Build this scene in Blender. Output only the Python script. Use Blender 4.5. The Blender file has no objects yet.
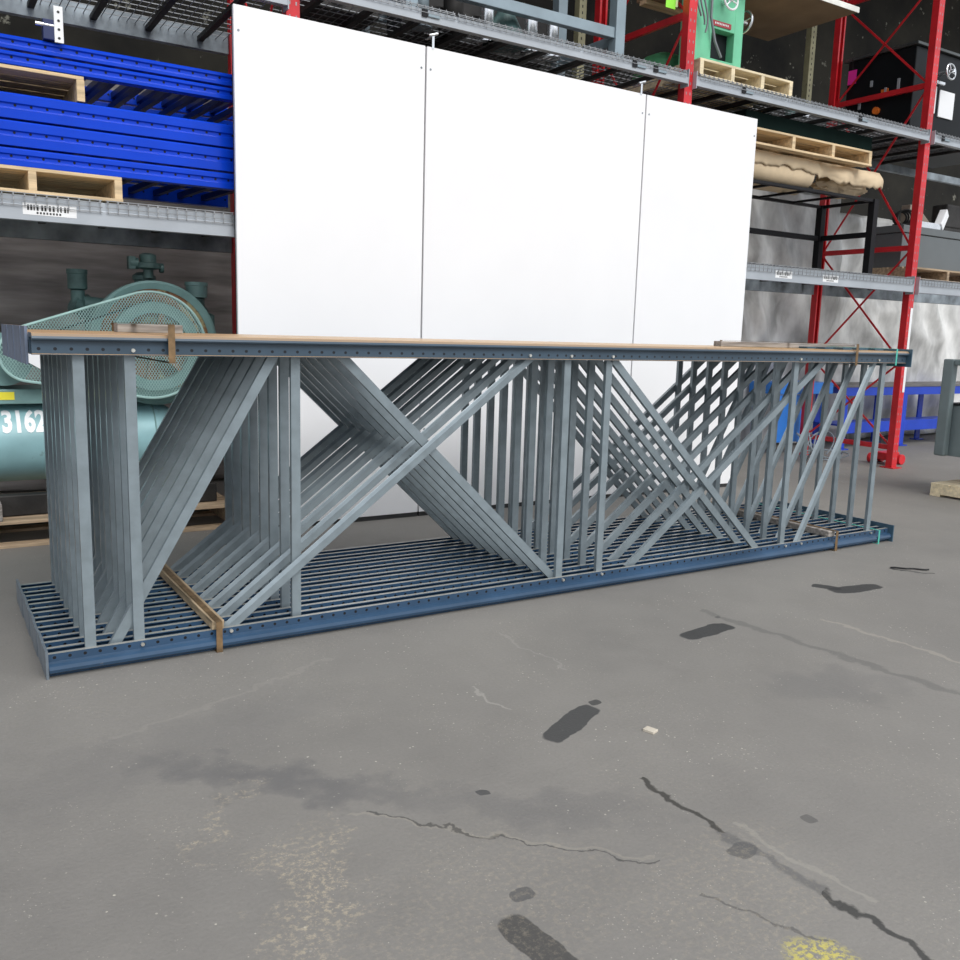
import bpy, bmesh, math, random
from mathutils import Vector, Matrix, noise, Euler
random.seed(7)
PI = math.pi
COL = bpy.context.scene.collection
V = Vector

# ------------------------------------------------------------------ materials
def nodes_of(name):
    m = bpy.data.materials.new(name); m.use_nodes = True
    nt = m.node_tree; b = nt.nodes['Principled BSDF']
    return m, nt, b
def N(nt, t, **kw):
    n = nt.nodes.new(t)
    for k, v in kw.items():
        if k.startswith('i_'):
            key = k[2:]; key = int(key) if key.isdigit() else key
            n.inputs[key].default_value = v
        else: setattr(n, k, v)
    return n
def math_n(nt, op, a, b=None, c=None, clamp=False):
    n = nt.nodes.new('ShaderNodeMath'); n.operation = op; n.use_clamp = clamp
    for i, x in enumerate((a, b, c)):
        if x is None: continue
        if isinstance(x, (int, float)): n.inputs[i].default_value = x
        else: nt.links.new(x, n.inputs[i])
    return n.outputs[0]
def mixc(nt, fac, a, b, mode='MIX'):
    n = nt.nodes.new('ShaderNodeMix'); n.data_type = 'RGBA'; n.blend_type = mode
    for i, x in ((0, fac), (6, a), (7, b)):
        if isinstance(x, (int, float)): n.inputs[i].default_value = x
        elif isinstance(x, tuple): n.inputs[i].default_value = (*x[:3], 1)
        else: nt.links.new(x, n.inputs[i])
    return n.outputs[2]
def ramp(nt, fac, a, b):
    n = nt.nodes.new('ShaderNodeMapRange'); n.inputs[1].default_value = a; n.inputs[2].default_value = b
    nt.links.new(fac, n.inputs[0]); return n.outputs[0]
def noise_n(nt, vec, scale, detail=4, rough=.55):
    n = nt.nodes.new('ShaderNodeTexNoise'); n.inputs['Scale'].default_value = scale
    n.inputs['Detail'].default_value = detail; n.inputs['Roughness'].default_value = rough
    nt.links.new(vec, n.inputs['Vector']); return n.outputs['Fac']
MATS = {}
def M(name, col, rough=.5, metal=0, var=.12, scale=6, bump=0, bscale=40, stretch=None, dust=None, spots=None, holes=None, spec=None, hy=9, dr=(.75, .95), dz=-9):
    if name in MATS: return MATS[name]
    m, nt, b = nodes_of(name)
    tc = N(nt, 'ShaderNodeTexCoord').outputs['Object']
    vec = tc
    if stretch:
        mp = N(nt, 'ShaderNodeMapping'); mp.inputs['Scale'].default_value = stretch
        nt.links.new(tc, mp.inputs[0]); vec = mp.outputs[0]
    f = noise_n(nt, vec, scale)
    dark = tuple(c*(1-var*2) for c in col); light = tuple(min(1, c*(1+var*1.4)) for c in col)
    c = mixc(nt, ramp(nt, f, .3, .7), dark, light)
    if spots:   # (colour, scale, threshold)
        g = noise_n(nt, tc, spots[1], 5, .65)
        c = mixc(nt, ramp(nt, g, spots[2], spots[2]+.06), c, spots[0])
    if holes:   # list of (pitch_x, radius_x, z, radius_z): punched slots along the member
        sx = N(nt, 'ShaderNodeSeparateXYZ'); nt.links.new(tc, sx.inputs[0])
        for (p, rx, z, rz) in holes:
            a = math_n(nt, 'ABSOLUTE', math_n(nt, 'SUBTRACT', math_n(nt, 'FRACT', math_n(nt, 'DIVIDE', sx.outputs[0], p)), .5))
            a = math_n(nt, 'DIVIDE', math_n(nt, 'MULTIPLY', a, p), rx)
            d = math_n(nt, 'DIVIDE', math_n(nt, 'SUBTRACT', sx.outputs[2], z), rz)
            q = math_n(nt, 'ADD', math_n(nt, 'ADD', math_n(nt, 'POWER', a, 2), math_n(nt, 'POWER', math_n(nt, 'ABSOLUTE', d), 2)), math_n(nt, 'MULTIPLY', math_n(nt, 'GREATER_THAN', sx.outputs[1], hy), 9))
            c = mixc(nt, math_n(nt, 'LESS_THAN', q, 1), c, (.008, .01, .015))
    if dust:    # (colour, amount): dirt lying on up-facing surfaces
        gn = N(nt, 'ShaderNodeNewGeometry'); s = N(nt, 'ShaderNodeSeparateXYZ'); nt.links.new(gn.outputs['Normal'], s.inputs[0])
        up = ramp(nt, s.outputs[2], dr[0], dr[1])
        if dz > -9:
            s2 = N(nt, 'ShaderNodeSeparateXYZ'); nt.links.new(tc, s2.inputs[0]); up = math_n(nt, 'MULTIPLY', up, math_n(nt, 'GREATER_THAN', s2.outputs[2], dz))
        g = ramp(nt, noise_n(nt, tc, 7, 5), .15, .35)
        c = mixc(nt, math_n(nt, 'MULTIPLY', math_n(nt, 'MULTIPLY', up, g), dust[1]), c, dust[0])
    nt.links.new(c, b.inputs['Base Color'])
    b.inputs['Roughness'].default_value = rough; b.inputs['Metallic'].default_value = metal
    if spec is not None: b.inputs['Specular IOR Level'].default_value = spec
    if bump:
        bn = N(nt, 'ShaderNodeBump'); bn.inputs['Strength'].default_value = bump; bn.inputs['Distance'].default_value = .01
        nt.links.new(noise_n(nt, vec, bscale, 5), bn.inputs['Height']); nt.links.new(bn.outputs[0], b.inputs['Normal'])
    MATS[name] = m; return m

HOL_LO = [(.0508, .006, .070, .006)]
HOL_UP = [(.0508, .006, 1.162, .0055)]
lowcol = M('blue_grey_column_paint', (.034, .076, .140), .2, .0, .12, 3, dz=.07, dust=((.34, .335, .30), .9), holes=HOL_LO, spots=((.15, .15, .14), 9, .72), hy=.0235)
upcol = M('blue_grey_dusty_column_paint', (.052, .085, .12), .3, .0, .1, 3, dr=(.25, 1.0), dust=((.56, .35, .16), 1), holes=HOL_UP, spots=((.16, .15, .13), 9, .72), hy=.0235)
strut_m = M('grey_strut_paint', (.25, .30, .325), .27, .25, .07, 14, spots=((.16, .19, .2), 30, .7))
plate_m = M('slate_plate_paint', (.17, .21, .29), .45, .1, .15, 10, dust=((.45, .27, .13), .8), spots=((.25, .2, .16), 14, .7))
plate_low = M('slate_lower_plate_paint', (.16, .19, .22), .45, .1, .15, 10)
plate_blue = M('dark_teal_plate_paint', (.06, .12, .17), .4, .1, .15, 10)
zinc = M('zinc_bolt', (.75, .74, .68), .3, .8, .1, 30)
woodg = M('weathered_grey_wood', (.32, .29, .26), .8, 0, .25, 4, .3, 30, (1, 14, 14))
woodd = M('brown_dunnage_wood', (.46, .35, .22), .75, 0, .3, 4, .3, 30, (12, 1, 12))
pine = M('pale_pallet_pine', (.70, .53, .32), .7, 0, .16, 3, .2, 30, (1, 12, 12))
pine_n = M('fresh_pallet_pine', (.80, .68, .46), .7, 0, .12, 3, .2, 30, (1, 12, 12))
pine_d = M('worn_pallet_wood', (.46, .34, .22), .8, 0, .22, 3, .3, 30, (1, 12, 12))
rust = M('rusty_steel_strap', (.22, .14, .07), .6, .4, .25, 20)
green_strap = M('green_plastic_strap', (.08, .48, .38), .4, 0, .05, 10)
white_p = M('white_coated_panel', (.90, .90, .905), .35, 0, .012, 1.2, spots=((.72, .70, .68), 23, .80))
dark_edge = M('panel_core_dark', (.03, .03, .03), .8)
chrome = M('bright_steel', (.8, .82, .84), .25, .9, .04, 10)
red_p = M('red_rack_paint', (.62, .022, .03), .32, 0, .12, 4, spots=((.35, .02, .02), 12, .72))
beam_g = M('light_grey_beam_paint', (.42, .455, .49), .4, .15, .06, 3)
beam_gr = M('galvanised_beam', (.26, .30, .33), .5, .2, .3, 5)
wire_m = M('zinc_deck_wire', (.30, .31, .32), .5, .4, .15, 20)
label_w = M('white_label', (.85, .86, .86), .5, 0, .03, 5)
ink = M('black_ink', (.02, .02, .02), .6)
blue_p = M('blue_rack_paint', (.004, .055, .60), .2, 0, .06, 3, holes=[(.0762, .007, .004, .007)], spec=.2)
blue_d = M('dark_blue_paint', (.008, .02, .10), .4, 0, .1, 3)
blue_b = M('bench_blue_paint', (.012, .06, .52), .35, 0, .08, 4)
blue_l = M('bright_blue_plastic', (.03, .22, .72), .4, 0, .05, 4)
bench_top = M('bench_top_grey', (.17, .16, .16), .6, 0, .12, 6)
teal = M('compressor_teal_paint', (.19, .33, .32), .42, .05, .12, 5, spots=((.10, .17, .17), 11, .64))
teal_d = M('dark_teal_casting', (.07, .135, .13), .5, .1, .22, 8, .3, 40)
tank_m = M('tank_teal_paint', (.28, .49, .52), .4, .05, .10, 3, spots=((.18, .29, .30), 6, .66))
rust_w = M('rusty_flywheel_centre', (.25, .12, .06), .75, .2, .3, 9, spots=((.38, .33, .18), 5, .55))
mesh_t = M('guard_mesh_teal', (.36, .55, .52), .5, .1, .06, 10)
black_p = M('black_machine_paint', (.008, .010, .012), .5, 0, .1, 6, spec=.2)
black_m = M('black_stand_steel', (.010, .010, .012), .5, 0, .1, 6, spec=.25)
dgreen = M('dark_green_box_paint', (.004, .013, .011), .85, 0, .1, 6, spec=.1)
green_p = M('mint_machine_paint', (.16, .55, .33), .4, 0, .08, 4)
green_q = M('deep_green_casting', (.06, .26, .12), .5, 0, .15, 4)
lime = M('lime_tag', (.35, .95, .08), .5, 0, .03, 4)
yellow = M('yellow_label', (.85, .75, .05), .5, 0, .05, 4)
pink = M('pink_tag', (.95, .04, .42), .5, 0, .03, 4)
orange = M('orange_knob', (.85, .2, .03), .4)
paper = M('brown_kraft_paper', (.72, .57, .38), .8, 0, .07, 4, .3, 12)
cab = M('dark_grey_cabinet_paint', (.13, .145, .15), .5, .05, .04, 3)
steel_g = M('blue_grey_stand_steel', (.27, .34, .38), .45, .2, .08, 4)
mach_g = M('grey_green_machine_paint', (.16, .20, .205), .45, .1, .07, 4)
board_b = M('brown_board_face', (.28, .19, .11), .75, 0, .12, 3)
board_e = M('white_board_edge', (.85, .84, .78), .6)
cream = M('cream_rack_paint', (.40, .37, .22), .5, 0, .15, 5, spots=((.06, .05, .03), 22, .62))
grime_shade = M('grime_and_shade_metal', (.03, .028, .026), .6, .2, .3, 5, .3, 20)  # grime on machine parts; painted shade under decks and tank
tarp_w = M('white_plastic_tarp', (.63, .63, .61), .33, 0, .25, 2.2, .5, 5, (1.6, 1, .8))
tarp_g = M('grey_brown_tarp', (.30, .275, .26), .55, 0, .3, 1.6, .5, 4, (.6, 1, 5))
wall_m = M('dark_insulated_wall', (.026, .023, .016), .8, 0, .45, 1.3, .5, 4, spots=((.36, .35, .28), 6.5, .64))
ceil_m = M('dark_insulated_ceiling', (.03, .027, .02), .8, 0, .3, 1.3, .5, 4)
roof_b = M('dark_roof_steel', (.05, .05, .045), .6, .3, .2, 3)
black_r = M('black_rubber', (.01, .01, .01), .6)
glass_w = M('white_enamel', (.86, .87, .88), .35, 0, .02, 3)

# ------------------------------------------------------------------ mesh builder
class MB:
    def __init__(s): s.bm = bmesh.new()
    def box(s, x0, x1, y0, y1, z0, z1, rot=None, c=None):
        vs = [s.bm.verts.new(p) for p in ((x0,y0,z0),(x1,y0,z0),(x1,y1,z0),(x0,y1,z0),(x0,y0,z1),(x1,y0,z1),(x1,y1,z1),(x0,y1,z1))]
        for f in ((0,3,2,1),(4,5,6,7),(0,1,5,4),(1,2,6,5),(2,3,7,6),(3,0,4,7)): s.bm.faces.new([vs[i] for i in f])
        if rot:
            ce = V(c) if c else V(((x0+x1)/2, (y0+y1)/2, (z0+z1)/2))
            R = Euler(rot).to_matrix()
            for v in vs: v.co = ce + R @ (v.co - ce)
        return s
    def prism(s, prof, p0, p1, up=(0,0,1), caps=True):
        p0 = V(p0); p1 = V(p1); d = (p1-p0).normalized(); up = V(up)
        a = up.cross(d)
        if a.length < 1e-5: a = V((1,0,0)).cross(d)
        a.normalize(); b = d.cross(a)
        r0 = [s.bm.verts.new(p0 + a*u + b*w) for u, w in prof]; r1 = [s.bm.verts.new(p1 + a*u + b*w) for u, w in prof]
        n = len(prof)
        for i in range(n): s.bm.faces.new((r0[i], r0[(i+1)%n], r1[(i+1)%n], r1[i]))
        if caps: s.bm.faces.new(r0[::-1]); s.bm.faces.new(r1)
        return s
    def bar(s, p0, p1, w, h, up=(0,0,1)):
        return s.prism([(-w/2,-h/2),(w/2,-h/2),(w/2,h/2),(-w/2,h/2)], p0, p1, up)
    def cyl(s, p0, p1, r, r2=None, seg=16):
        r2 = r if r2 is None else r2
        p0 = V(p0); p1 = V(p1); d = (p1-p0).normalized()
        a = d.orthogonal().normalized(); b = d.cross(a)
        R = [(math.cos(2*PI*i/seg), math.sin(2*PI*i/seg)) for i in range(seg)]
        r0 = [s.bm.verts.new(p0 + (a*c+b*q)*r) for c, q in R]; r1 = [s.bm.verts.new(p1 + (a*c+b*q)*r2) for c, q in R]
        for i in range(seg): s.bm.faces.new((r0[i], r0[(i+1)%seg], r1[(i+1)%seg], r1[i]))
        s.bm.faces.new(r0[::-1]); s.bm.faces.new(r1); return s
    def tube(s, pts, r, seg=8, closed=False):
        pts = [V(p) for p in pts]; n = len(pts); rings = []
        prev = None
        for i, p in enumerate(pts):
            q0 = pts[(i-1) % n] if (i or closed) else p; q1 = pts[(i+1) % n] if (i < n-1 or closed) else p
            d = (q1-q0).normalized()
            a = d.orthogonal().normalized() if prev is None else (prev - d*prev.dot(d)).normalized()
            prev = a; b = d.cross(a)
            rings.append([s.bm.verts.new(p + (a*math.cos(2*PI*k/seg) + b*math.sin(2*PI*k/seg))*r) for k in range(seg)])
        for i in range(n if closed else n-1):
            A = rings[i]; B = rings[(i+1) % n]
            for k in range(seg): s.bm.faces.new((A[k], A[(k+1)%seg], B[(k+1)%seg], B[k]))
        if not closed: s.bm.faces.new(rings[0][::-1]); s.bm.faces.new(rings[-1])
        return s
    def ring(s, c, axis, R, r, seg=48, ts=10):
        c = V(c); d = V(axis).normalized(); a = d.orthogonal().normalized(); b = d.cross(a)
        return s.tube([c + (a*math.cos(2*PI*i/seg)+b*math.sin(2*PI*i/seg))*R for i in range(seg)], r, ts, True)
    def lathe(s, prof, c, axis, seg=40, closed=False):
        c = V(c); d = V(axis).normalized(); a = d.orthogonal().normalized(); b = d.cross(a)
        rings = [[s.bm.verts.new(c + d*h + (a*math.cos(2*PI*k/seg)+b*math.sin(2*PI*k/seg))*max(r, 1e-4)) for k in range(seg)] for r, h in prof]
        for i in range(len(rings) if closed else len(rings)-1):
            A = rings[i]; B = rings[(i+1) % len(rings)]
            for k in range(seg): s.bm.faces.new((A[k], A[(k+1)%seg], B[(k+1)%seg], B[k]))
        return s
    def build(s, name, mat, parent=None, bevel=0, smooth=False, off=None, sub=0):
        me = bpy.data.meshes.new(name)
        bmesh.ops.recalc_face_normals(s.bm, faces=s.bm.faces)
        o_ = V((0,0,0)); p = parent
        while p is not None: o_ = o_ + p.location; p = p.parent
        if off is not None: o_ = o_ + V(off)
        for v in s.bm.verts: v.co -= o_
        s.bm.to_mesh(me); s.bm.free()
        if smooth:
            for f in me.polygons: f.use_smooth = True
            me.set_sharp_from_angle(angle=math.radians(35))
        me.materials.append(mat)
        o = bpy.data.objects.new(name, me); COL.objects.link(o)
        if parent is not None: o.parent = parent
        if off is not None: o.location = V(off)
        if bevel:
            md = o.modifiers.new('bevel', 'BEVEL'); md.width = bevel; md.segments = 2; md.limit_method = 'ANGLE'; md.angle_limit = math.radians(40)
        if sub:
            md = o.modifiers.new('sub', 'SUBSURF'); md.levels = sub; md.render_levels = sub
        return o
def thing(name, label, cat, loc=(0,0,0), group=None):
    o = bpy.data.objects.new(name, None); o.empty_display_size = .2; COL.objects.link(o)
    o.location = loc; o['label'] = label; o['category'] = cat
    if group: o['group'] = group
    return o
def tag(o, label, cat, group=None):
    o['label'] = label; o['category'] = cat
    if group: o['group'] = group
    return o
def struct(o): o['kind'] = 'structure'; return o
def lab(o, t): o['label'] = t; return o
def copy_tree(o, loc=None, label=None, parent=None):
    c = o.copy(); COL.objects.link(c)
    if parent is not None: c.parent = parent
    if loc is not None: c.location = loc
    if label: c['label'] = label
    for ch in list(o.children): copy_tree(ch, parent=c)
    return c

# ------------------------------------------------------------------ camera
cd = bpy.data.cameras.new('camera'); cam = bpy.data.objects.new('camera', cd); COL.objects.link(cam)
cam.location = (-0.3352, -3.3585, 1.2579)
cam.rotation_euler = (math.radians(80.6266), math.radians(-1.6252), math.radians(-32.123))
cd.sensor_width = 36; cd.lens = 893.81/960*36; cd.clip_end = 200
bpy.context.scene.camera = cam

# ------------------------------------------------------------------ floor
def floor_material():
    m, nt, b = nodes_of('grey_asphalt_concrete')
    tc = N(nt, 'ShaderNodeTexCoord').outputs['Object']
    big = noise_n(nt, tc, .9, 5, .6); mid = noise_n(nt, tc, 5, 6, .65); fine = noise_n(nt, tc, 90, 3, .6)
    c = mixc(nt, ramp(nt, big, .3, .7), (.196, .186, .170), (.262, .248, .224))
    c = mixc(nt, math_n(nt, 'MULTIPLY', ramp(nt, mid, .35, .75), .35), c, (.28, .265, .24))
    c = mixc(nt, math_n(nt, 'MULTIPLY', ramp(nt, fine, .25, .75), .22), c, (.12, .118, .112))
    # worn sandy aggregate
    agg = math_n(nt, 'MULTIPLY', ramp(nt, noise_n(nt, tc, 1.6, 5, .7), .5, .64), ramp(nt, noise_n(nt, tc, 85, 4, .75), .53, .62))
    c = mixc(nt, math_n(nt, 'MULTIPLY', agg, .22), c, (.40, .36, .28))
    vo = N(nt, 'ShaderNodeTexVoronoi'); vo.inputs['Scale'].default_value = 34; nt.links.new(tc, vo.inputs['Vector'])
    sp = math_n(nt, 'MULTIPLY', math_n(nt, 'LESS_THAN', vo.outputs['Distance'], .10), ramp(nt, noise_n(nt, tc, 2.3, 3), .52, .58))
    c = mixc(nt, math_n(nt, 'MULTIPLY', sp, .8), c, (.55, .52, .44))
    v2 = N(nt, 'ShaderNodeTexVoronoi'); v2.inputs['Scale'].default_value = 75; nt.links.new(tc, v2.inputs['Vector'])
    sp2 = math_n(nt, 'MULTIPLY', math_n(nt, 'LESS_THAN', v2.outputs['Distance'], .13), ramp(nt, noise_n(nt, tc, 3.1, 5, .7), .5, .56))
    c = mixc(nt, math_n(nt, 'MULTIPLY', sp2, .6), c, (.50, .47, .40))
    # distorted coordinates for marks
    ns = N(nt, 'ShaderNodeTexNoise'); ns.inputs['Scale'].default_value = 9; ns.inputs['Detail'].default_value = 5; nt.links.new(tc, ns.inputs['Vector'])
    sub = N(nt, 'ShaderNodeVectorMath', operation='SUBTRACT'); sub.inputs[1].default_value = (.5, .5, .5); nt.links.new(ns.outputs['Color'], sub.inputs[0])
    def warped(amount):
        sc = N(nt, 'ShaderNodeVectorMath', operation='SCALE'); sc.inputs['Scale'].default_value = amount; nt.links.new(sub.outputs[0], sc.inputs[0])
        ad = N(nt, 'ShaderNodeVectorMath', operation='ADD'); nt.links.new(tc, ad.inputs[0]); nt.links.new(sc.outputs[0], ad.inputs[1])
        return ad.outputs[0]
    w1 = warped(.05); w2 = warped(.14); w3 = warped(.4)
    def local(vec, cx, cy, ang, sx=1, sy=1):
        mp = N(nt, 'ShaderNodeMapping', vector_type='TEXTURE')
        mp.inputs['Location'].default_value = (cx, cy, 0); mp.inputs['Rotation'].default_value = (0, 0, ang); mp.inputs['Scale'].default_value = (sx, sy, 1)
        nt.links.new(vec, mp.inputs[0]); return mp.outputs[0]
    def ell(vec, cx, cy, ang, a, bb, e0=.8, e1=1.05, power=4):
        s = N(nt, 'ShaderNodeSeparateXYZ'); nt.links.new(local(vec, cx, cy, ang, a, bb), s.inputs[0])
        q = math_n(nt, 'ADD', math_n(nt, 'POWER', math_n(nt, 'ABSOLUTE', s.outputs[0]), power), math_n(nt, 'POWER', math_n(nt, 'ABSOLUTE', s.outputs[1]), power))
        n = N(nt, 'ShaderNodeMapRange'); n.inputs[1].default_value = e0; n.inputs[2].default_value = e1; n.inputs[3].default_value = 1; n.inputs[4].default_value = 0
        nt.links.new(q, n.inputs[0]); return n.outputs[0]
    def seg(vec, x0, y0, x1, y1, w):
        L = math.hypot(x1-x0, y1-y0)
        s = N(nt, 'ShaderNodeSeparateXYZ'); nt.links.new(local(vec, x0, y0, math.atan2(y1-y0, x1-x0)), s.inputs[0])
        d = math_n(nt, 'ABSOLUTE', s.outputs[1])
        n = N(nt, 'ShaderNodeMapRange'); n.inputs[1].default_value = w*.5; n.inputs[2].default_value = w; n.inputs[3].default_value = 1; n.inputs[4].default_value = 0
        nt.links.new(d, n.inputs[0])
        t = math_n(nt, 'MULTIPLY', math_n(nt, 'GREATER_THAN', s.outputs[0], 0), math_n(nt, 'LESS_THAN', s.outputs[0], L))
        return math_n(nt, 'MULTIPLY', n.outputs[0], t)
    for (cx, cy, ang, a, bb, col, k) in (
        (2.525, -.735, math.radians(6), .16, .050, (.035, .036, .036), .9),
        (1.425, -1.19, math.radians(25), .165, .048, (.04, .041, .042), .85),
        (1.60, -1.10, 0, .025, .02, (.04, .04, .04), .8),
        (3.74, -.61, math.radians(-8), .17, .055, (.03, .03, .03), .9), (3.62, -.52, math.radians(-60), .07, .04, (.03, .03, .03), .9),
        (.76, -1.86, 0, .03, .022, (.07, .07, .072), .7), (.695, -2.03, math.radians(-85), .12, .045, (.055, .053, .05), .85),
        (.93, -1.43, 0, .018, .015, (.05, .05, .05), .8), (1.62, -1.97, 0, .02, .02, (.05, .05, .05), .5),
        (1.345, -1.99, .3, .04, .028, (.06, .06, .06), .6), (2.72, -.62, 0, .02, .012, (.05, .05, .05), .7),
        (9, 9, 0, .1, .1, (.1, .1, .1), 0)):
        c = mixc(nt, math_n(nt, 'MULTIPLY', ell(w1, cx, cy, ang, a, bb), k), c, col)
    for (cx, cy, ang, a, bb, k) in ((.46, -1.08, -.75, .42, .10, .55), (1.0, -1.55, -.65, .40, .10, .3), (2.5, -1.4, -.3, .30, .14, .25), (.3, -.75, .3, .6, .2, .2)):
        c = mixc(nt, math_n(nt, 'MULTIPLY', ell(w3, cx, cy, ang, a, bb, .0, 1.3, 2), k), c, (.10, .10, .105))
    # cracks and pale scratches (x, y on the floor)
    for (x0, y0, x1, y1, w, col, k) in (
        (1.375, -1.58, 1.365, -1.90, .016, (.035, .033, .028), .85), (1.365, -1.90, 1.37, -2.2, .022, (.10, .10, .10), .6), (1.37, -2.2, 1.39, -2.6, .014, (.03, .03, .028), .85),
        (1.42, -1.9, 1.44, -2.3, .010, (.36, .34, .29), .35),
        (.57, -1.34, .82, -1.62, .008, (.36, .33, .27), .35), (.60, -1.36, .85, -1.66, .005, (.04, .04, .04), .7), (.82, -1.62, 1.12, -1.90, .008, (.36, .33, .27), .3),
        (.85, -1.66, 1.12, -1.93, .004, (.04, .04, .04), .7),
        (1.12, -2.05, 1.25, -2.35, .006, (.04, .04, .04), .5),
        (.09, -.62, .95, -.30, .012, (.30, .28, .25), .35), (2.72, -.5, 2.86, -1.9, .030, (.12, .118, .11), .5), (3.14, -.85, 3.18, -1.7, .016, (.36, .33, .28), .55), (1.70, -.33, 1.70, -.8, .008, (.34, .32, .29), .4), (1.30, -.78, 1.29, -1.02, .008, (.4, .38, .34), .5),
        (4.3, -.44, 4.42, -.62, .012, (.03, .03, .03), .9)):
        c = mixc(nt, math_n(nt, 'MULTIPLY', seg(w2, x0, y0, x1, y1, w), k), c, col)
    # sandy veins bottom left
    for (cx, cy, ang, a, bb, kk) in ((.27, -1.20, 1.0, .20, .035, .75), (.32, -1.62, 1.25, .30, .09, .75), (.42, -1.55, 1.25, .30, .05, .8), (.62, -1.9, .2, .5, .3, .25), (1.2, -2.1, .5, .35, .2, .3)):
        pat = math_n(nt, 'MULTIPLY', ell(w3, cx, cy, ang, a, bb, .2, 1.2, 2), ramp(nt, noise_n(nt, tc, 60, 5, .8), .5, .62))
        c = mixc(nt, math_n(nt, 'MULTIPLY', pat, kk), c, (.44, .38, .28))
    ypat = math_n(nt, 'MULTIPLY', ell(w2, 1.165, -2.36, .2, .10, .09, .3, 1.1, 2), ramp(nt, noise_n(nt, tc, 70, 5, .75), .46, .54))
    c = mixc(nt, math_n(nt, 'MULTIPLY', ypat, .75), c, (.62, .54, .10))
    nt.links.new(c, b.inputs['Base Color'])
    rn = N(nt, 'ShaderNodeMapRange'); rn.inputs[3].default_value = .55; rn.inputs[4].default_value = .8; nt.links.new(mid, rn.inputs[0]); nt.links.new(rn.outputs[0], b.inputs['Roughness'])
    bn = N(nt, 'ShaderNodeBump'); bn.inputs['Strength'].default_value = .35; bn.inputs['Distance'].default_value = .004
    hh = math_n(nt, 'ADD', fine, math_n(nt, 'MULTIPLY', mid, 2)); nt.links.new(hh, bn.inputs['Height']); nt.links.new(bn.outputs[0], b.inputs['Normal'])
    return m
struct(MB().box(-14, 24, -14, 5.4, -.2, 0).build('floor', floor_material()))

# building shell behind the racks
struct(MB().box(-9, 19, 5.2, 5.4, 0, 7.2).build('wall_back', wall_m))
ce = MB().box(-9, 19, .6, 5.4, 7.2, 7.3)
struct(ce.build('ceiling', ceil_m))
for i in range(7):
    y = 1.2 + i*.62
    struct(MB().box(-9, 19, y, y+.06, 7.02, 7.2).build('trim_%d' % (i+1), roof_b))

# ------------------------------------------------------------------ bundle of upright frames
H = 1.216
half_lo = [(.028,0),(.028,.012),(.008,.015),(-.003,.021),(-.007,.033),(-.003,.045),(.008,.052),(.022,.056),(.022,.084),(.042,.084),(.042,.080),(.024,.080),(.024,.018)]
half_up = [(.018,0),(.009,.003),(.002,.013),(.0,.022),(.004,.028),(.022,.031),(.022,.081),(.016,.083),(.016,.0855),(.042,.0855),(.042,.0825),(.026,.0825),(.026,.018)]
W = .126
half_up = [(y, z*.87) for y, z in half_up]
prof_lo = half_lo + [(W-y, z) for y, z in reversed(half_lo)]
prof_up = [(y, H-z) for y, z in half_up + [(W-y, z) for y, z in reversed(half_up)]]
LX = 4.94
def column(mb, prof, x0, x1):
    # prism axis along +x: a = up x d = (0,0,1)x(1,0,0) = (0,1,0); b = d x a = (0,0,1)
    return mb.prism(prof, (x0,0,0), (x1,0,0))
def cstrut(p0, p1, yl, w=.038, d=.020, ridge=False):
    # C channel, web facing the front, flanges turned back
    p0 = V((p0[0], yl, p0[1])); p1 = V((p1[0], yl, p1[1])); t = .003
    prof = [(-w/2,0),(w/2,0),(w/2,d),(w/2-t,d),(w/2-t,t),(-w/2+t,t),(-w/2+t,d),(-w/2,d)]
    if ridge: prof = [(-w/2,d*.62),(-w/2+.003,d*.5),(-w/2+.013,0),(w/2,0),(w/2,d),(w/2-t,d),(w/2-t,t),(-w/2+.014,t),(-w/2+.006,d*.62)]
    mb = MB()
    return mb.prism([(u, q) for u, q in prof], p0, p1, up=(0,1,0))   # b axis = towards +y
FR, BK = .0425, .0635
VERT = [(.150, FR), (.320, FR), (.947, BK), (2.290, FR), (2.545, FR), (3.935, FR), (4.757, FR)]
DIAG = [((.250,.094),(.845,1.122), BK), ((.654,.076),(2.057,1.139), FR), ((2.250,.096),(1.150,1.143), BK),
        ((3.712,.077),(2.575,1.143), FR), ((2.781,.086),(4.19,1.137), BK), ((4.071,.076),(4.656,1.148), FR)]
def ext(a, b, e):
    d = V((b[0]-a[0], b[1]-a[1])).normalized()*e
    return (a[0]-d.x, a[1]-d.y), (b[0]+d.x, b[1]+d.y)
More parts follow.
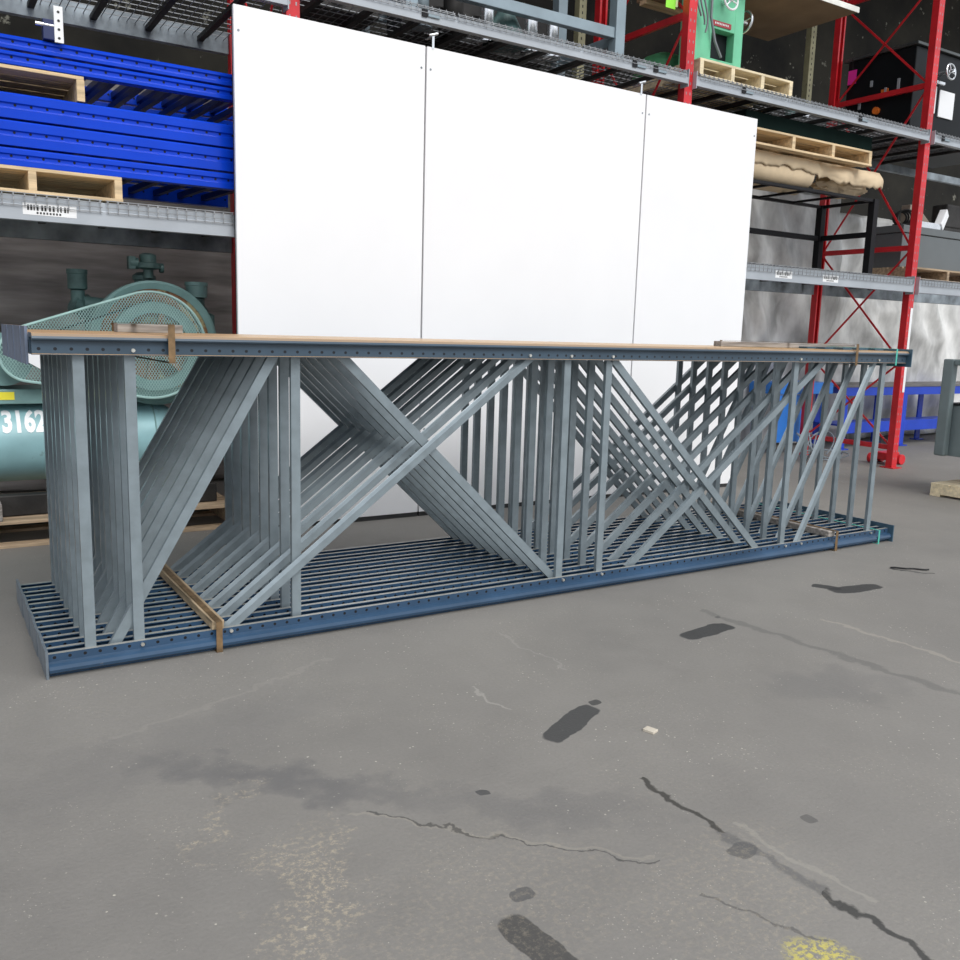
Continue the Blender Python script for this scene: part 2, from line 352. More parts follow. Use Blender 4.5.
def make_frame(root, front):
    lo = column(MB(), prof_lo, .004, LX).build('column', lowcol, root)
    up = column(MB(), prof_up, .004, LX+.0).build('column', upcol, root)
    lab(up, 'upper column, its top brown with dust')
    for x, yl in VERT:
        cstrut((x, .032), (x, H-.032), yl).build('vertical_strut', strut_m, root)
    for a, b, yl in DIAG:
        a, b = ext(a, b, .035)
        cstrut(a, b, yl, ridge=(yl == FR and b[0] > a[0]), w=.042 if (yl == FR and b[0] > a[0]) else .038).build('diagonal_strut', strut_m, root)
    # end plates
    MB().box(-.006, .003, -.002, W+.002, 0, .104).build('end_plate', plate_low, root)
    if not front: MB().box(-.006, .003, -.002, W+.002, 1.105, 1.236).build('end_plate', plate_m, root)
    for z0, z1 in ((.0, .108), (1.120, 1.230)):
        p = MB().box(LX+.001, LX+.009, -.003 if not front else -.014, W+.001, z0, z1)
        p.build('foot_plate', plate_blue, root, .001)
    for xs in ((4.50, 4.66, 4.82) if not front else ()):
        for k in (0,): MB().box(xs, xs+.085, .03, .095, H+.0005, H+.012).build('bracket', plate_blue, root)
    if front:
        xs = [.326, .66, 2.30, 2.545, 3.94, 4.08, 4.757, 2.585]
        for x in xs[:7]:
            MB().cyl((x, .023, .071), (x, .014, .071), .007, seg=8).build('bolt', zinc, lo)
        for x in (.328, 2.052, 2.29, 2.545, 3.935, 4.66):
            MB().cyl((x, .023, H-.056), (x, .014, H-.056), .007, seg=8).build('bolt', zinc, up)
PITCH = .1312
names = ['frontmost of the eight grey-blue steel rack frames bundled upright on the floor',
 'second from the front of the eight bundled grey-blue steel rack frames',
 'third from the front of the eight bundled grey-blue steel rack frames',
 'fourth from the front of the eight bundled grey-blue steel rack frames',
 'fifth from the front of the eight bundled grey-blue steel rack frames',
 'sixth from the front of the eight bundled grey-blue steel rack frames',
 'seventh from the front of the eight bundled grey-blue steel rack frames',
 'rearmost of the eight bundled grey-blue steel rack frames, nearest the white panels']
GR = 'bundled steel rack upright frames'
f0 = thing('steel_rack_upright', names[0], 'rack frame', (0,0,0), GR); make_frame(f0, True); f0.location = (0, -.012, 0)
f1 = thing('steel_rack_upright', names[1], 'rack frame', (0,0,0), GR); make_frame(f1, False)
jit = [0, .001, -.0015, .001, -.001, .0015, -.001, .0005]
f1.location = (jit[1], PITCH-.012, 0)
for k in range(2, 8): copy_tree(f1, (jit[k], PITCH*k-.012, 0), names[k])

YB = 7*PITCH + W      # back of bundle
def dunnage(x0, x1, y0, y1, z, h, skew, mat, label):
    mb = MB()
    n = mb.box(x0, x1, y0, y1, z, z+h)
    for v in mb.bm.verts: v.co.x += skew*(v.co.y-y0)/(y1-y0)
    return tag(mb.build('wood_strip', mat, None, .003), label, 'lumber', 'wood strips strapped on the bundle')
dunnage(.585, .632, .006, YB, .0845, .036, -.0, woodd, 'brown wood strip laid across the lower columns near the left end')
dunnage(4.33, 4.39, .006, YB, .0845, .036, 0, woodg, 'grey wood strip laid across the lower columns near the right end')
tag(MB().box(.39, .655, .62, .70, H+.0005, H+.036).build('wood_block', woodg, None, .003), 'short weathered wood block on the top columns under the left strap', 'lumber')
tag(MB().box(3.79, 5.08, .4785, .5405, H+.0005, H+.032).build('wood_plank', woodg, None, .003), 'long weathered wood plank on the top columns near the right end', 'lumber')
def strap(name, x, y0, y1, z0, z1, w, mat, label, tail=False):
    t = .0015; mb = MB()
    pts = [(y0,z0),(y1,z0),(y1,z1),(y0,z1)]
    for (a, b, c, d) in ((y0-t, y1+t, z1, z1+t), (y0-t, y1+t, z0-t, z0), (y0-t, y0, z0, z1), (y1, y1+t, z0, z1)):
        mb.box(x-w/2, x+w/2, a, b, c, d)
    if tail:
        mb.box(x-w/2, x+w/2, y0-t*3, y0-t, (z0+z1)/2-.03, (z0+z1)/2+.03)
    return tag(mb.build(name, mat), label, 'strap')
strap('steel_strap', .455, -.021, YB+.003, 1.118, H+.038, .024, rust, 'rusty steel strap around the upper columns at the left end')
strap('steel_strap', .605, -.021, YB+.003, .002, .123, .024, rust, 'rusty steel strap around the lower columns at the left wood strip')
strap('steel_strap', 4.40, -.021, YB+.003, 1.130, H+.036, .022, rust, 'rusty steel strap around the upper columns at the right end')
strap('steel_strap', 4.375, -.021, YB+.003, .002, .123, .022, rust, 'rusty steel strap around the lower columns at the right wood strip')
strap('plastic_strap', 4.79, -.022, YB+.004, 1.132, H+.014, .014, green_strap, 'green plastic strap around the upper columns at the right end')
strap('plastic_strap', 4.80, -.022, YB+.004, .002, .088, .014, green_strap, 'green plastic strap around the lower columns at the right end')

# ------------------------------------------------------------------ white panels
PY = 1.95
def panel(x0, x1, label):
    t = thing('white_panel', label, 'panel', ((x0+x1)/2, PY, 0), 'tall white panels leaning on the rack')
    MB().box(x0+.003, x1-.003, PY, PY+.025, .03, 3.035).build('panel_sheet', white_p, t, .002)
    MB().box(x0+.003, x1-.003, PY+.003, PY+.024, .0, .03).build('bottom_rail', dark_edge, t)
    MB().box(x0+.004, x0+.016, PY+.0255, PY+.045, .03, 3.03).build('edge_channel', dark_edge, t)
    for z in (.6, 2.9):
        for x in (x0+.03, x1-.03): MB().cyl((x, PY-.002, z), (x, PY+.001, z), .007, seg=8).build('screw', beam_gr, t)
    return t
panel(1.304, 2.535, 'left white panel, between the blue frames and the middle panel')
panel(2.541, 4.398, 'widest white panel, in the middle of the three')
panel(4.404, 5.612, 'right white panel, narrow, beside the pallet on kraft paper rolls')
def hook(x, label):
    t = thing('panel_hook', label, 'hook', (x, PY, 3.035))
    MB().box(x-.008, x+.008, PY-.004, PY-.001, 3.025, 3.10).build('shank', chrome, t)
    mb = MB().cyl((x-.03, PY-.006, 3.10), (x+.03, PY-.006, 3.12), .008, seg=8); mb.box(x-.01, x+.01, PY-.004, PY+.09, 3.10, 3.106)
    mb.build('clip', chrome, t)
hook(2.585, 'bright metal hook above the seam of left and middle white panels')
hook(4.345, 'bright metal hook above the seam of middle and right white panels')

# ------------------------------------------------------------------ pallet rack
FY, RY = 2.10, 3.19       # post centres front, back
BAYX = [-1.54, 1.70, 4.93, 8.145, 11.37]
postmat = M('red_punched_post_paint', (.62, .022, .03), .28, 0, .10, 4, holes=None)
def upright(x, label, full=True):
    t = thing('rack_upright', label, 'rack upright', (x, (FY+RY)/2, 0), 'red pallet rack uprights')
    for y, s in ((FY, 1), (RY, -1)):
        pr = [(-.042,-.035),(.042,-.035),(.042,.035),(.022,.035),(.022,.031),(.038,.031),(.038,-.031),(-.038,-.031),(-.038,.031),(-.022,.031),(-.022,.035),(-.042,.035)]
        mb = MB(); mb.prism([(u*1, w*s) for u, w in pr], (x, y, .008), (x, y, 5.4), up=(0,1,0))
        p = mb.build('post', red_p, t)
        hb = MB()
        yy = y-.0356*s
        for i in range(70):
            z = .1+i*.0762
            for sx in (-1, 1):
                hb.box(x+sx*.020-.004, x+sx*.020+.004, min(yy, yy+.001*s), max(yy, yy+.001*s), z-.010, z+.010)
        if s == 1:
            o = hb.build('slot_row', glass_w if False else wire_m, p)  # pale boxes paint the highlights along the slots
        else: hb.bm.free()
        MB().box(x-.075, x+.075, y-.075, y+.075, 0, .009).build('base_plate', red_p, t)
    for z in (.21, 1.09, 2.21, 3.74, 4.74):
        MB().bar((x, FY+.035, z), (x, RY-.035, z), .03, .05).build('cross_brace', red_p, t)
    for z0, z1 in ((.23, 1.07), (1.11, 2.19), (2.23, 3.72), (3.76, 4.72)):
        MB().bar((x-.010, FY+.03, z0), (x-.010, RY-.03, z1), .008, .020).build('diagonal_brace', red_p, t)
        MB().bar((x+.010, FY+.03, z1), (x+.010, RY-.03, z0), .008, .020).build('diagonal_brace', red_p, t)
    return t
upright(1.70, 'red rack upright half hidden behind the left white panel')
upright(4.93, 'red rack upright rising behind the middle and right white panels')
u3 = upright(8.145, 'red rack upright standing right of the bundle, white strip low on its post')
MB().box(8.150, 8.186, FY-.0375, FY-.0362, .78, 1.62).build('corner_strip', glass_w, u3)
lab(u3.children[-1], 'white strip on the red post')

def beam(x0, x1, y, z, h, label, mat=beam_g, front=True, tags=()):
    t = thing('rack_beam', label, 'rack beam', ((x0+x1)/2, y, z), 'grey pallet rack beams')
    s = -1 if front else 1
    # stepped box beam: lower part deeper than upper
    q = .045 if h > .1 else .030
    pr = [(-.025,0),(.025,0),(.025,h),(-.012 if front else -.025,h),(-.012 if front else -.025,h-q),(-.025,h-q)]
    if not front: pr = [(-.025,0),(.025,0),(.025,h),(-.025,h)]
    mb = MB().prism(pr, (x0+.045, y, z), (x1-.045, y, z)); mb.build('beam_tube', mat, t, .002)
    for xa in (x0+.040, x1-.046):
        MB().box(xa, xa+.006, y-.028, y+.06*(1 if front else -1) if front else y+.028, z-.02, z+h+.03).build('end_connector', mat, t) if front else None
    for (xt, w, hh) in tags:
        tg = MB().box(xt-w/2, xt+w/2, y-.0262, y-.0251, z+.030, z+.030+hh).build('barcode_label', label_w, t)
        b = MB(); xx = xt-w*.42
        r = random.Random(int(xt*100))
        while xx < xt+w*.38:
            q = r.choice((.004, .007, .010)); b.box(xx, xx+q, y-.0268, y-.0263, z+.030+hh*.38, z+.030+hh*.85); xx += q + r.choice((.005, .008, .012))
        for k in range(8): b.box(xt-w*.25+k*w*.06, xt-w*.25+k*w*.06+w*.035, y-.0268, y-.0263, z+.030+hh*.10, z+.030+hh*.28)
        b.build('barcode', ink, tg)
    return t
Z1, Z2 = 1.772, 3.205
BY, BYR = 2.05, 3.22
bays = ['left', 'middle', 'right', 'far right']
desc1 = ['in front under the blue stacked frames, above the compressor', 'in front and low, behind the white panels',
         'in front above the tarp, with two white labels, left of the right red post', 'in front under the dark grey cabinet at the right edge']
desc2 = ['high in front above the blue stacked frames', 'in front just above the white panels, under the grey stand', 'in front under the green machine and new pallet',
         'high in front at the right edge, under the black machine']
for i in range(4):
    x0, x1 = BAYX[i], BAYX[i+1]
    tg = [[(.33, .26, .06)], [], [(6.17, .22, .062), (6.81, .22, .062)], []][i]
    beam(x0, x1, BY, Z1, .125, 'light grey rack beam ' + desc1[i], beam_g, True, tg)
    if i != 1: beam(x0, x1, BYR, Z1, .125, 'grey rear rack beam ' + ['behind the compressor head', '', 'above the white tarp, left of the red post', 'above the white tarp at the right edge'][i], beam_gr, False)
    z2 = Z2-.09 if i == 0 else Z2
    beam(x0, x1, BY, z2, .078, 'light grey rack beam ' + desc2[i], beam_g, True)
    beam(x0, x1, BYR, z2, .078 if i else .14, 'grey rear rack beam ' + ['above the blue stacked frames, under the wire deck', 'behind and above the white panels', 'behind the dark green box', 'high at the right edge behind the post'][i], beam_gr, False)

def deck(x0, x1, z, label, lv2=False):
    dp = .034 if lv2 else .058
    t = thing('wire_deck', label, 'wire deck', ((x0+x1)/2, (BY+BYR)/2, z), 'wire mesh shelf decks')
    mb = MB(); r = .0032
    n = int((x1-x0)/.052)
    for i in range(n+1):
        x = x0+.01+(x1-x0-.02)*i/n
        mb.tube([(x, BY-.032, z-dp), (x, BY-.032, z+.004), (x, BYR+.02, z+.004)], r, 4)
        if lv2: mb.tube([(x, BY-.015, z+.004), (x, BY-.018, z+.022)], r*1.2, 4)
    for k in range(14):
        y = BY-.024+k*(BYR-BY+.03)/13; mb.tube([(x0, y, z+.009), (x1, y, z+.009)], r, 4)
    for dz in ((-.005, -.030) if lv2 else (-.005, -.030, -.055)): mb.tube([(x0, BY-.0355, z+dz), (x1, BY-.0355, z+dz)], r*.8, 4)
    mb.build('deck_mesh', wire_m, t)
    for k in range(3):
        xx = x0+(x1-x0)*(k+.5)/3
        MB().box(xx-.02, xx+.02, BY+.026, BYR-.026, z-.032, z-.004).build('support_channel', grime_shade, t)  # dark colour paints in the shade under the loaded deck
words = ['left', 'middle', 'right']
for i in range(4):
    for lv, (zz, h) in enumerate(((Z1, .125), (Z2, .078))):
        if lv == 0 and i == 1: continue
        z = zz+h+.003 if not (lv == 1 and i == 0) else Z2-.09+.078+.003
        a, b = BAYX[i]+.06, BAYX[i+1]-.06
        w = (b-a)/3
        for k in range(3):
            if i == 3 and k > 0 : continue
            where = ['under the blue stacked frames', '', 'under the black stand', 'under the dark grey cabinet'][i] if lv == 0 else \
                    ['above the blue stacked frames', 'above the white panels', 'under the green machine and pallet', 'under the black machine by the right post'][i]
            deck(a+w*k+.01, a+w*(k+1)-.01, z, ('wire mesh deck %s' % where) + (', %s third' % words[k] if i != 3 else ''), lv == 1)

# rear line of cream uprights
for x, l in ((9.0, 'cream punched rack post behind the red upright, far back'), (5.52, 'cream punched rack post seen past the grey stand')):
    t = thing('rear_rack_post', l, 'rack post', (x, 4.25, 0))
    MB().box(x-.045, x+.045, 4.21, 4.29, .01, 6.4).build('post', cream, t, .004)
    hb = MB()
    for i in range(60):
        z = 2.8+i*.06; hb.box(x-.012, x+.0, 4.2085, 4.2105, z-.013, z+.013)
    hb.build('slot_row', black_r, t)
    MB().box(x-.08, x+.08, 4.17, 4.33, 0, .012).build('base_plate', cream, t)

# ------------------------------------------------------------------ tarps
def tarp(x0, x1, y, z0, z1, mat, label, seed, amp=.10):
    mb = MB(); nx, nz = int((x1-x0)*20), int((z1-z0)*20)
    g = []
    for j in range(nz+1):
        row = []
        for i in range(nx+1):
            x = x0+(x1-x0)*i/nx; z = z0+(z1-z0)*j/nz
            d = noise.noise(V((x*.9+seed, z*.5, 0)))*amp + noise.noise(V((x*3+z*1.4+seed, z*1.1, 3)))*amp*.5 + abs(noise.noise(V((x*2+seed, z*2.2, 8))))*amp*.5
            row.append(mb.bm.verts.new((x, y+d, z + (noise.noise(V((x*.8, seed, 0)))*.08 if j == nz else 0))))
        g.append(row)
    for j in range(nz):
        for i in range(nx): mb.bm.faces.new((g[j][i], g[j][i+1], g[j+1][i+1], g[j+1][i]))
    o = mb.build('tarp', mat, None, smooth=False)
    for f in o.data.polygons: f.use_smooth = True
    md = o.modifiers.new('thick', 'SOLIDIFY'); md.thickness = .004
    return tag(o, label, 'tarp')
tarp(-3.5, 4.2, 3.85, .02, 3.0, tarp_g, 'grey-brown tarp hanging behind the compressor', 3.3)
tarp(4.25, 9.35, 3.85, .02, 3.02, tarp_w, 'crumpled white plastic tarp behind the black stand', 9.1, .20)
tarp(9.4, 18.5, 3.95, .02, 2.85, tarp_w, 'white plastic tarp behind the blue workbench', 21.4, .18)

# ------------------------------------------------------------------ pallets
def pallet(x0, x1, y0, y1, z, h, mat, label, nb=3, group=None, bottoms=True, nt=6):
    t = thing('wooden_pallet', label, 'pallet', ((x0+x1)/2, (y0+y1)/2, z), group)
    th = .018; r = random.Random(int(x0*77+y0*31))
    zb = z+th if bottoms else z
    # deck boards run along x
    wd = (y1-y0)
    for k in range(nt):
        a = y0 + wd*k/nt + .006; b = y0 + wd*(k+1)/nt - .012
        MB().box(x0+r.uniform(0, .006), x1-r.uniform(0, .006), a, b, z+h-th, z+h).build('deck_board', mat, t, .002)
    for k in range(nb):
        xc = x0+.022 + (x1-x0-.044)*k/(nb-1)
        MB().box(xc-.02, xc+.02, y0+.006, y1-.012, zb, z+h-th).build('stringer', mat, t, .002)
    if bottoms:
        for k in (0, .5, 1):
            a = y0 + (wd-.1)*k
            MB().box(x0, x1, a, a+.09, z, z+th).build('bottom_board', mat, t, .002)
    return t

ZD = Z1+.125+.0165
P1 = pallet(-.62, .71, 2.07, 3.05, ZD, .135, pine, 'wooden pallet under the lower blue frames on the rack', 4)
# blue frames lying flat
def blue_frame(x0, x1, z, h, label, ribs=True, y0=2.10, y1=3.02):
    t = thing('blue_rack_frame', label, 'rack frame', ((x0+x1)/2, (y0+y1)/2, z+h/2), 'blue rack frames stacked on the shelf')
    zc = z+h/2
    for y, s in ((y0, 1), (y1, -1)):
        pr = [(0,-h/2+.004),(0,-.014),(.010*s,-.010),(.010*s,.010),(0,.014),(0,h/2-.014),(.006*s,h/2-.004),(.07*s,h/2-.004),(.07*s,-h/2+.004)]
        mb = MB().prism(pr, (x0, y, zc), (x1, y, zc)); mb.build('column', blue_p, t, .002)
    n = 12
    for i in range(n):
        x = x1-.12-i*.155
        o = MB().bar((x, y0+.02, zc), (x-.05, y1-.02, zc), .035, .035).build('strut', blue_d, t)
    return t
zb = ZD+.135
b1 = blue_frame(-1.3, 1.56, zb+.000, .098, 'lowest blue rack frame of the stack on the shelf')
b2 = blue_frame(-1.3, 1.60, zb+.100, .135, 'second lowest blue rack frame, beneath the one with a pallet on it')
b3 = blue_frame(-1.3, 1.62, zb+.237, .135, 'third blue rack frame from the bottom, carrying the small pallet')
zb2 = zb+.3735
P2 = pallet(-.62, .54, 2.09, 3.0, zb2, .128, pine, 'small wooden pallet wedged between the blue rack frames', 3, bottoms=False)
b4 = blue_frame(-1.3, 1.61, zb2+.129, .075, 'blue rack frame resting on the small pallet, second from the top')
b5 = blue_frame(-1.3, 1.63, zb2+.206, .075, 'topmost blue rack frame of the stack on the shelf')
ztop = zb2+.282
t = thing('post_bracket', 'white punched bracket clamped on top of the blue frames', 'bracket', (.43, 2.13, ztop))
pb = MB().box(.398, .442, 2.072, 2.077, ztop-.01, ztop+.17); pb.build('plate', glass_w, t, .002)
hb = MB()
for k in range(4): hb.cyl((.42, 2.0705, ztop+.012+k*.043), (.42, 2.0715, ztop+.012+k*.043), .007, seg=8)
hb.build('hole', ink, t)
lb = MB().box(.345, .405, 2.077, 2.14, ztop, ztop+.10); lb.box(.405, .435, 2.077, 2.10, ztop, ztop+.08); lb.build('clamp', blue_d, t, .003)
MB().cyl((.31, 2.085, ztop+.07), (.40, 2.085, ztop+.07), .010, seg=8).build('bolt', chrome, t)

# ------------------------------------------------------------------ compressor on its pallet
pallet(-.95, 1.34, 2.11, 3.05, 0, .150, pine_d, 'worn wooden pallet under the teal air compressor', 4)
t = thing('air_compressor', 'teal air compressor with mesh-guarded flywheel on a pallet', 'compressor', (.3, 2.6, .15))
TY, TZ, TR = 2.62, .535, .235
mb = MB().lathe([(0,-.95),(.10,-.94),(.17,-.91),(.22,-.86),(TR,-.80),(TR,.62),(.22,.70),(.17,.77),(.10,.81),(0,.82)], (.30, TY, TZ), (1,0,0), 48)
tank = mb.build('tank', tank_m, t, smooth=True)
MB().tube([(.92+.001, TY+TR*1.002*math.cos(a), TZ+TR*1.002*math.sin(a)) for a in [2*PI*i/40 for i in range(40)]], .005, 6, True).build('weld_seam', teal, tank, smooth=True)
for x in (-.35, .80):
    MB().box(x-.03, x+.03, TY-.18, TY+.18, .15, .34).build('tank_foot', teal_d, t, .004)
MB().box(-.9, 1.25, TY-.36, TY-.28, .1505, .27).build('under_tank_shade_bar', grime_shade, t, .006)  # dark bar added to stand in for the shadow under the tank
MB().box(-.60, 1.12, TY-.20, TY+.2, .775, .86).build('mounting_deck', teal, t, .006)
MB().box(.0, .145, TY-.203, TY-.200, .80, .845).build('warning_label', yellow, t)
# number on tank
fc = bpy.data.curves.new('num', 'FONT'); fc.body = '3162'; fc.size = .155; fc.offset = .0065; fc.resolution_u = 3; fc.space_character = 1.02
fo = bpy.data.objects.new('num', fc); COL.objects.link(fo)
dg = bpy.context.evaluated_depsgraph_get(); me = bpy.data.meshes.new_from_object(fo.evaluated_get(dg)); bpy.data.objects.remove(fo)
nb = bmesh.new(); nb.from_mesh(me)
bmesh.ops.subdivide_edges(nb, edges=[e for e in nb.edges if e.calc_length() > .03], cuts=2)
bmesh.ops.triangulate(nb, faces=nb.faces)
nm = MB(); nm.bm.free(); nm.bm = nb
for v in nb.verts:
    s = (v.co.y*1.30)/(TR); a0 = math.radians(21) + s      # angle above the horizontal on the camera side
    v.co = V((.072+v.co.x*.74, TY-math.cos(a0)*(TR+.002), TZ+math.sin(a0)*(TR+.002)))
nm.build('tank_number', glass_w, t)
lab(t.children[-1], 'white stencilled number 3162')
# pump: shroud, flywheel
WX, WZ = .915, 1.135
MB().lathe([(.365,0),(.38,.01),(.38,.10),(.365,.11),(.33,.10),(.33,.01)], (WX+.03, 2.44, WZ+.0), (0,1,0), 64, True).build('flywheel_housing', teal, t, smooth=True)
fw = MB().lathe([(.265,0),(.27,.006),(.27,.07),(.205,.07),(.205,.0)], (WX+.01, 2.365, WZ-.02), (0,1,0), 64, True).build('flywheel', teal, t, smooth=True)
sp = MB()
for i in range(6):
    a = PI/3*i+.3; sp.bar((WX+.01+math.cos(a)*.03, 2.40, WZ-.02+math.sin(a)*.03), (WX+.01+math.cos(a)*.22, 2.40, WZ-.02+math.sin(a)*.22), .03, .05, (0,1,0))
sp.build('spoke', rust_w, fw)
MB().cyl((WX+.01, 2.37, WZ-.02), (WX+.01, 2.46, WZ-.02), .055, seg=24).build('hub', rust_w, fw, smooth=True)
MB().cyl((WX+.03, 2.455, WZ), (WX+.03, 2.475, WZ), .345, seg=48).build('housing_back', rust_w, t)
lab(t.children[-1], 'rusty brown disc behind the flywheel')
# belt guard: hull of two circles
GY = 2.325
c1, r1, c2, r2 = (WX-.018, WZ-.01), .318, (.225, 1.065), .155
def hull():
    pts = []
    for (c, r) in ((c1, r1), (c2, r2)):
        for i in range(48): pts.append((c[0]+math.cos(2*PI*i/48)*r, c[1]+math.sin(2*PI*i/48)*r))
    pts = sorted(pts)
    def half(P):
        h = []
        for p in P:
            while len(h) > 1 and (h[-1][0]-h[-2][0])*(p[1]-h[-2][1])-(h[-1][1]-h[-2][1])*(p[0]-h[-2][0]) <= 1e-9: h.pop()
            h.append(p)
        return h
    a = half(pts); b = half(pts[::-1]); return a[:-1]+b[:-1]
HU = hull()
MB().tube([(x, GY, z) for x, z in HU], .008, 6, True).build('guard_rim', mesh_t, t, smooth=True)
n = len(HU); gs = MB()
for i in range(n):
    a, b = HU[i], HU[(i+1) % n]; q = [gs.bm.verts.new(p) for p in ((a[0],GY,a[1]),(b[0],GY,b[1]),(b[0],GY+.09,b[1]),(a[0],GY+.09,a[1]))]; gs.bm.faces.new(q)
gs.build('guard_side', teal, t)
def clip(px, pz, dx, dz):
    t0, t1 = -9, 9
    for i in range(n):
        a, b = HU[i], HU[(i+1) % n]; ex, ez = b[0]-a[0], b[1]-a[1]; nx, nz = -ez, ex
        num = (px-a[0])*nx+(pz-a[1])*nz; den = dx*nx+dz*nz
        if abs(den) < 1e-9:
            if num < 0: return None
            continue
        tt = -num/den
        if den > 0: t0 = max(t0, tt)
        else: t1 = min(t1, tt)
    return (t0, t1) if t1 > t0 else None
gm = MB()
for sgn in (1, -1):
    ang = sgn*math.radians(58); dx, dz = math.cos(ang), math.sin(ang)
    for k in range(-60, 61):
        off = k*.0165
        px, pz = .6 + off, 1.1
        c = clip(px, pz, dx, dz)
        if c and c[1]-c[0] > .01:
            gm.bar((px+dx*c[0], GY-.002+sgn*.001, pz+dz*c[0]), (px+dx*c[1], GY-.002+sgn*.001, pz+dz*c[1]), .0028, .002, (0,1,0))
gm.build('guard_mesh', mesh_t, t)
# heads (W layout)
def head(base, d, s=1.0):
    d = V(d).normalized(); b = V(base)
    h = MB().lathe([(0,0),(.055*s,0),(.055*s,.12),(.075*s,.13),(.075*s,.15),(.06*s,.155),(.06*s,.17),(.078*s,.175),(.078*s,.195),(.06*s,.20),(.06*s,.22),(.07*s,.225),(.07*s,.25),(.045*s,.27),(0,.275)], b, d, 24)
    return h.build('cylinder_head', teal_d, t, smooth=True)
head((WX+.02, 2.68, 1.30), (0,0,1)); head((WX-.18, 2.68, 1.2), (-.85,0,.8)); head((WX+.2, 2.68, 1.18), (.75,0,.8))
MB().cyl((WX, 2.55, WZ), (WX, 2.9, WZ), .16, seg=24).build('crankcase', teal_d, t, smooth=True)
MB().box(WX-.16, WX+.16, 2.56, 2.85, .86, 1.05).build('pump_base', teal_d, t, .01)
# intake filters / valves
def canister(x, y, z, r, h, mat=teal_d):
    MB().lathe([(0,0),(r*.5,0),(r*.55,.02),(r,.03),(r,h*.8),(r*1.06,h*.82),(r*1.06,h),(0,h)], (x,y,z), (0,0,1), 24).build('intake_filter', mat, t, smooth=True)
canister(.535, 2.62, 1.42, .056, .145); canister(1.245, 2.62, 1.40, .068, .125, teal)
mb = MB().cyl((.535, 2.62, 1.33), (.535, 2.62, 1.44), .04); mb.cyl((.50, 2.60, 1.36), (.62, 2.64, 1.30), .05); mb.cyl((.60, 2.64, 1.20), (.60, 2.64, 1.34), .03); mb.cyl((.55,2.6,1.36),(.70, 2.64, 1.34), .05, .06)
mb.build('intake_elbow', teal_d, t, smooth=True)
mb = MB().cyl((1.25, 2.62, 1.26), (1.25, 2.62, 1.42), .045); mb.cyl((1.22, 2.62, 1.31), (1.33, 2.62, 1.28), .05); mb.cyl((1.33, 2.60, 1.05), (1.33, 2.60, 1.32), .022)
mb.build('discharge_elbow', teal_d, t, smooth=True)
mb = MB().lathe([(0,0),(.03,0),(.03,.05),(.075,.06),(.075,.09),(.05,.095),(.05,.14),(.03,.15),(0,.15)], (WX+.03, 2.60, 1.535), (0,0,1), 20); mb.cyl((WX-.08, 2.6, 1.62), (WX-.03, 2.6, 1.62), .035)
mb.box(WX-.09, WX-.05, 2.57, 2.63, 1.585, 1.66); mb.cyl((WX+.1, 2.6, 1.60), (WX+.12, 2.6, 1.60), .03)
mb.build('pressure_valve', teal_d, t, smooth=True)
MB().tube([(1.33, 2.6, 1.07), (1.33, 2.6, .9), (1.28, 2.6, .87)], .014, 8).build('discharge_pipe', teal, t, smooth=True)
# motor
MB().cyl((.10, 2.42, 1.03), (.10, 2.85, 1.03), .15, seg=28).build('motor', teal, t, smooth=True)
MB().cyl((.235, 2.36, 1.075), (.235, 2.42, 1.075), .07, seg=24).build('pulley', teal_d, t, smooth=True)
for dz in (-.004,):
    MB().tube([(.235, 2.38, 1.075+.07), (WX, 2.38, WZ+.26)], .006, 6).build('belt', black_r, t)
    MB().tube([(.235, 2.38, 1.075-.07), (WX, 2.38, WZ-.27)], .006, 6).build('belt', black_r, t)
sh = MB(); vs = [sh.bm.verts.new(p) for p in ((.18, GY-.006, 1.04), (.32, GY-.006, .955), (.32, GY-.006, 1.07), (.22, GY-.006, 1.10))]; fcs = sh.bm.faces.new(vs)
ex_ = bmesh.ops.extrude_face_region(sh.bm, geom=[fcs]); [setattr(v, 'co', v.co+V((0,-.003,0))) for v in ex_['geom'] if isinstance(v, bmesh.types.BMVert)]
sh.build('guard_white_piece', glass_w, t); lab(t.children[-1], 'white flat piece on the left end of the guard')  # flat white piece over the left end of the guard
tag(MB().box(-.32, .03, 2.12, 2.252, .1505, .25).build('wood_offcut', woodg, None, .006), 'pale wood block at the left edge on the compressor pallet', 'lumber')

# ------------------------------------------------------------------ upper shelf, middle bay
ZU = Z2+.078+.0165
t = thing('steel_stand', 'blue-grey square tube steel stand above the white panels', 'stand', (3.6, 2.5, ZU))
for x, y in ((4.31, 2.22), (2.55, 2.22), (4.31, 2.95), (2.55, 2.95)): MB().box(x-.045, x+.045, y-.045, y+.045, ZU, ZU+.75).build('leg', steel_g, t, .006)
for y in (2.22, 2.95):
    MB().bar((2.6, y, ZU+.20), (4.265, y, ZU+.20), .06, .075).build('rail', steel_g, t, .004)
    MB().bar((2.55, y, ZU+.79), (4.355, y, ZU+.79), .07, .08).build('rail', steel_g, t, .004)
for x in (4.31, 2.55): MB().bar((x, 2.265, ZU+.16), (x, 2.905, ZU+.16), .06, .075).build('rail', steel_g, t, .004)
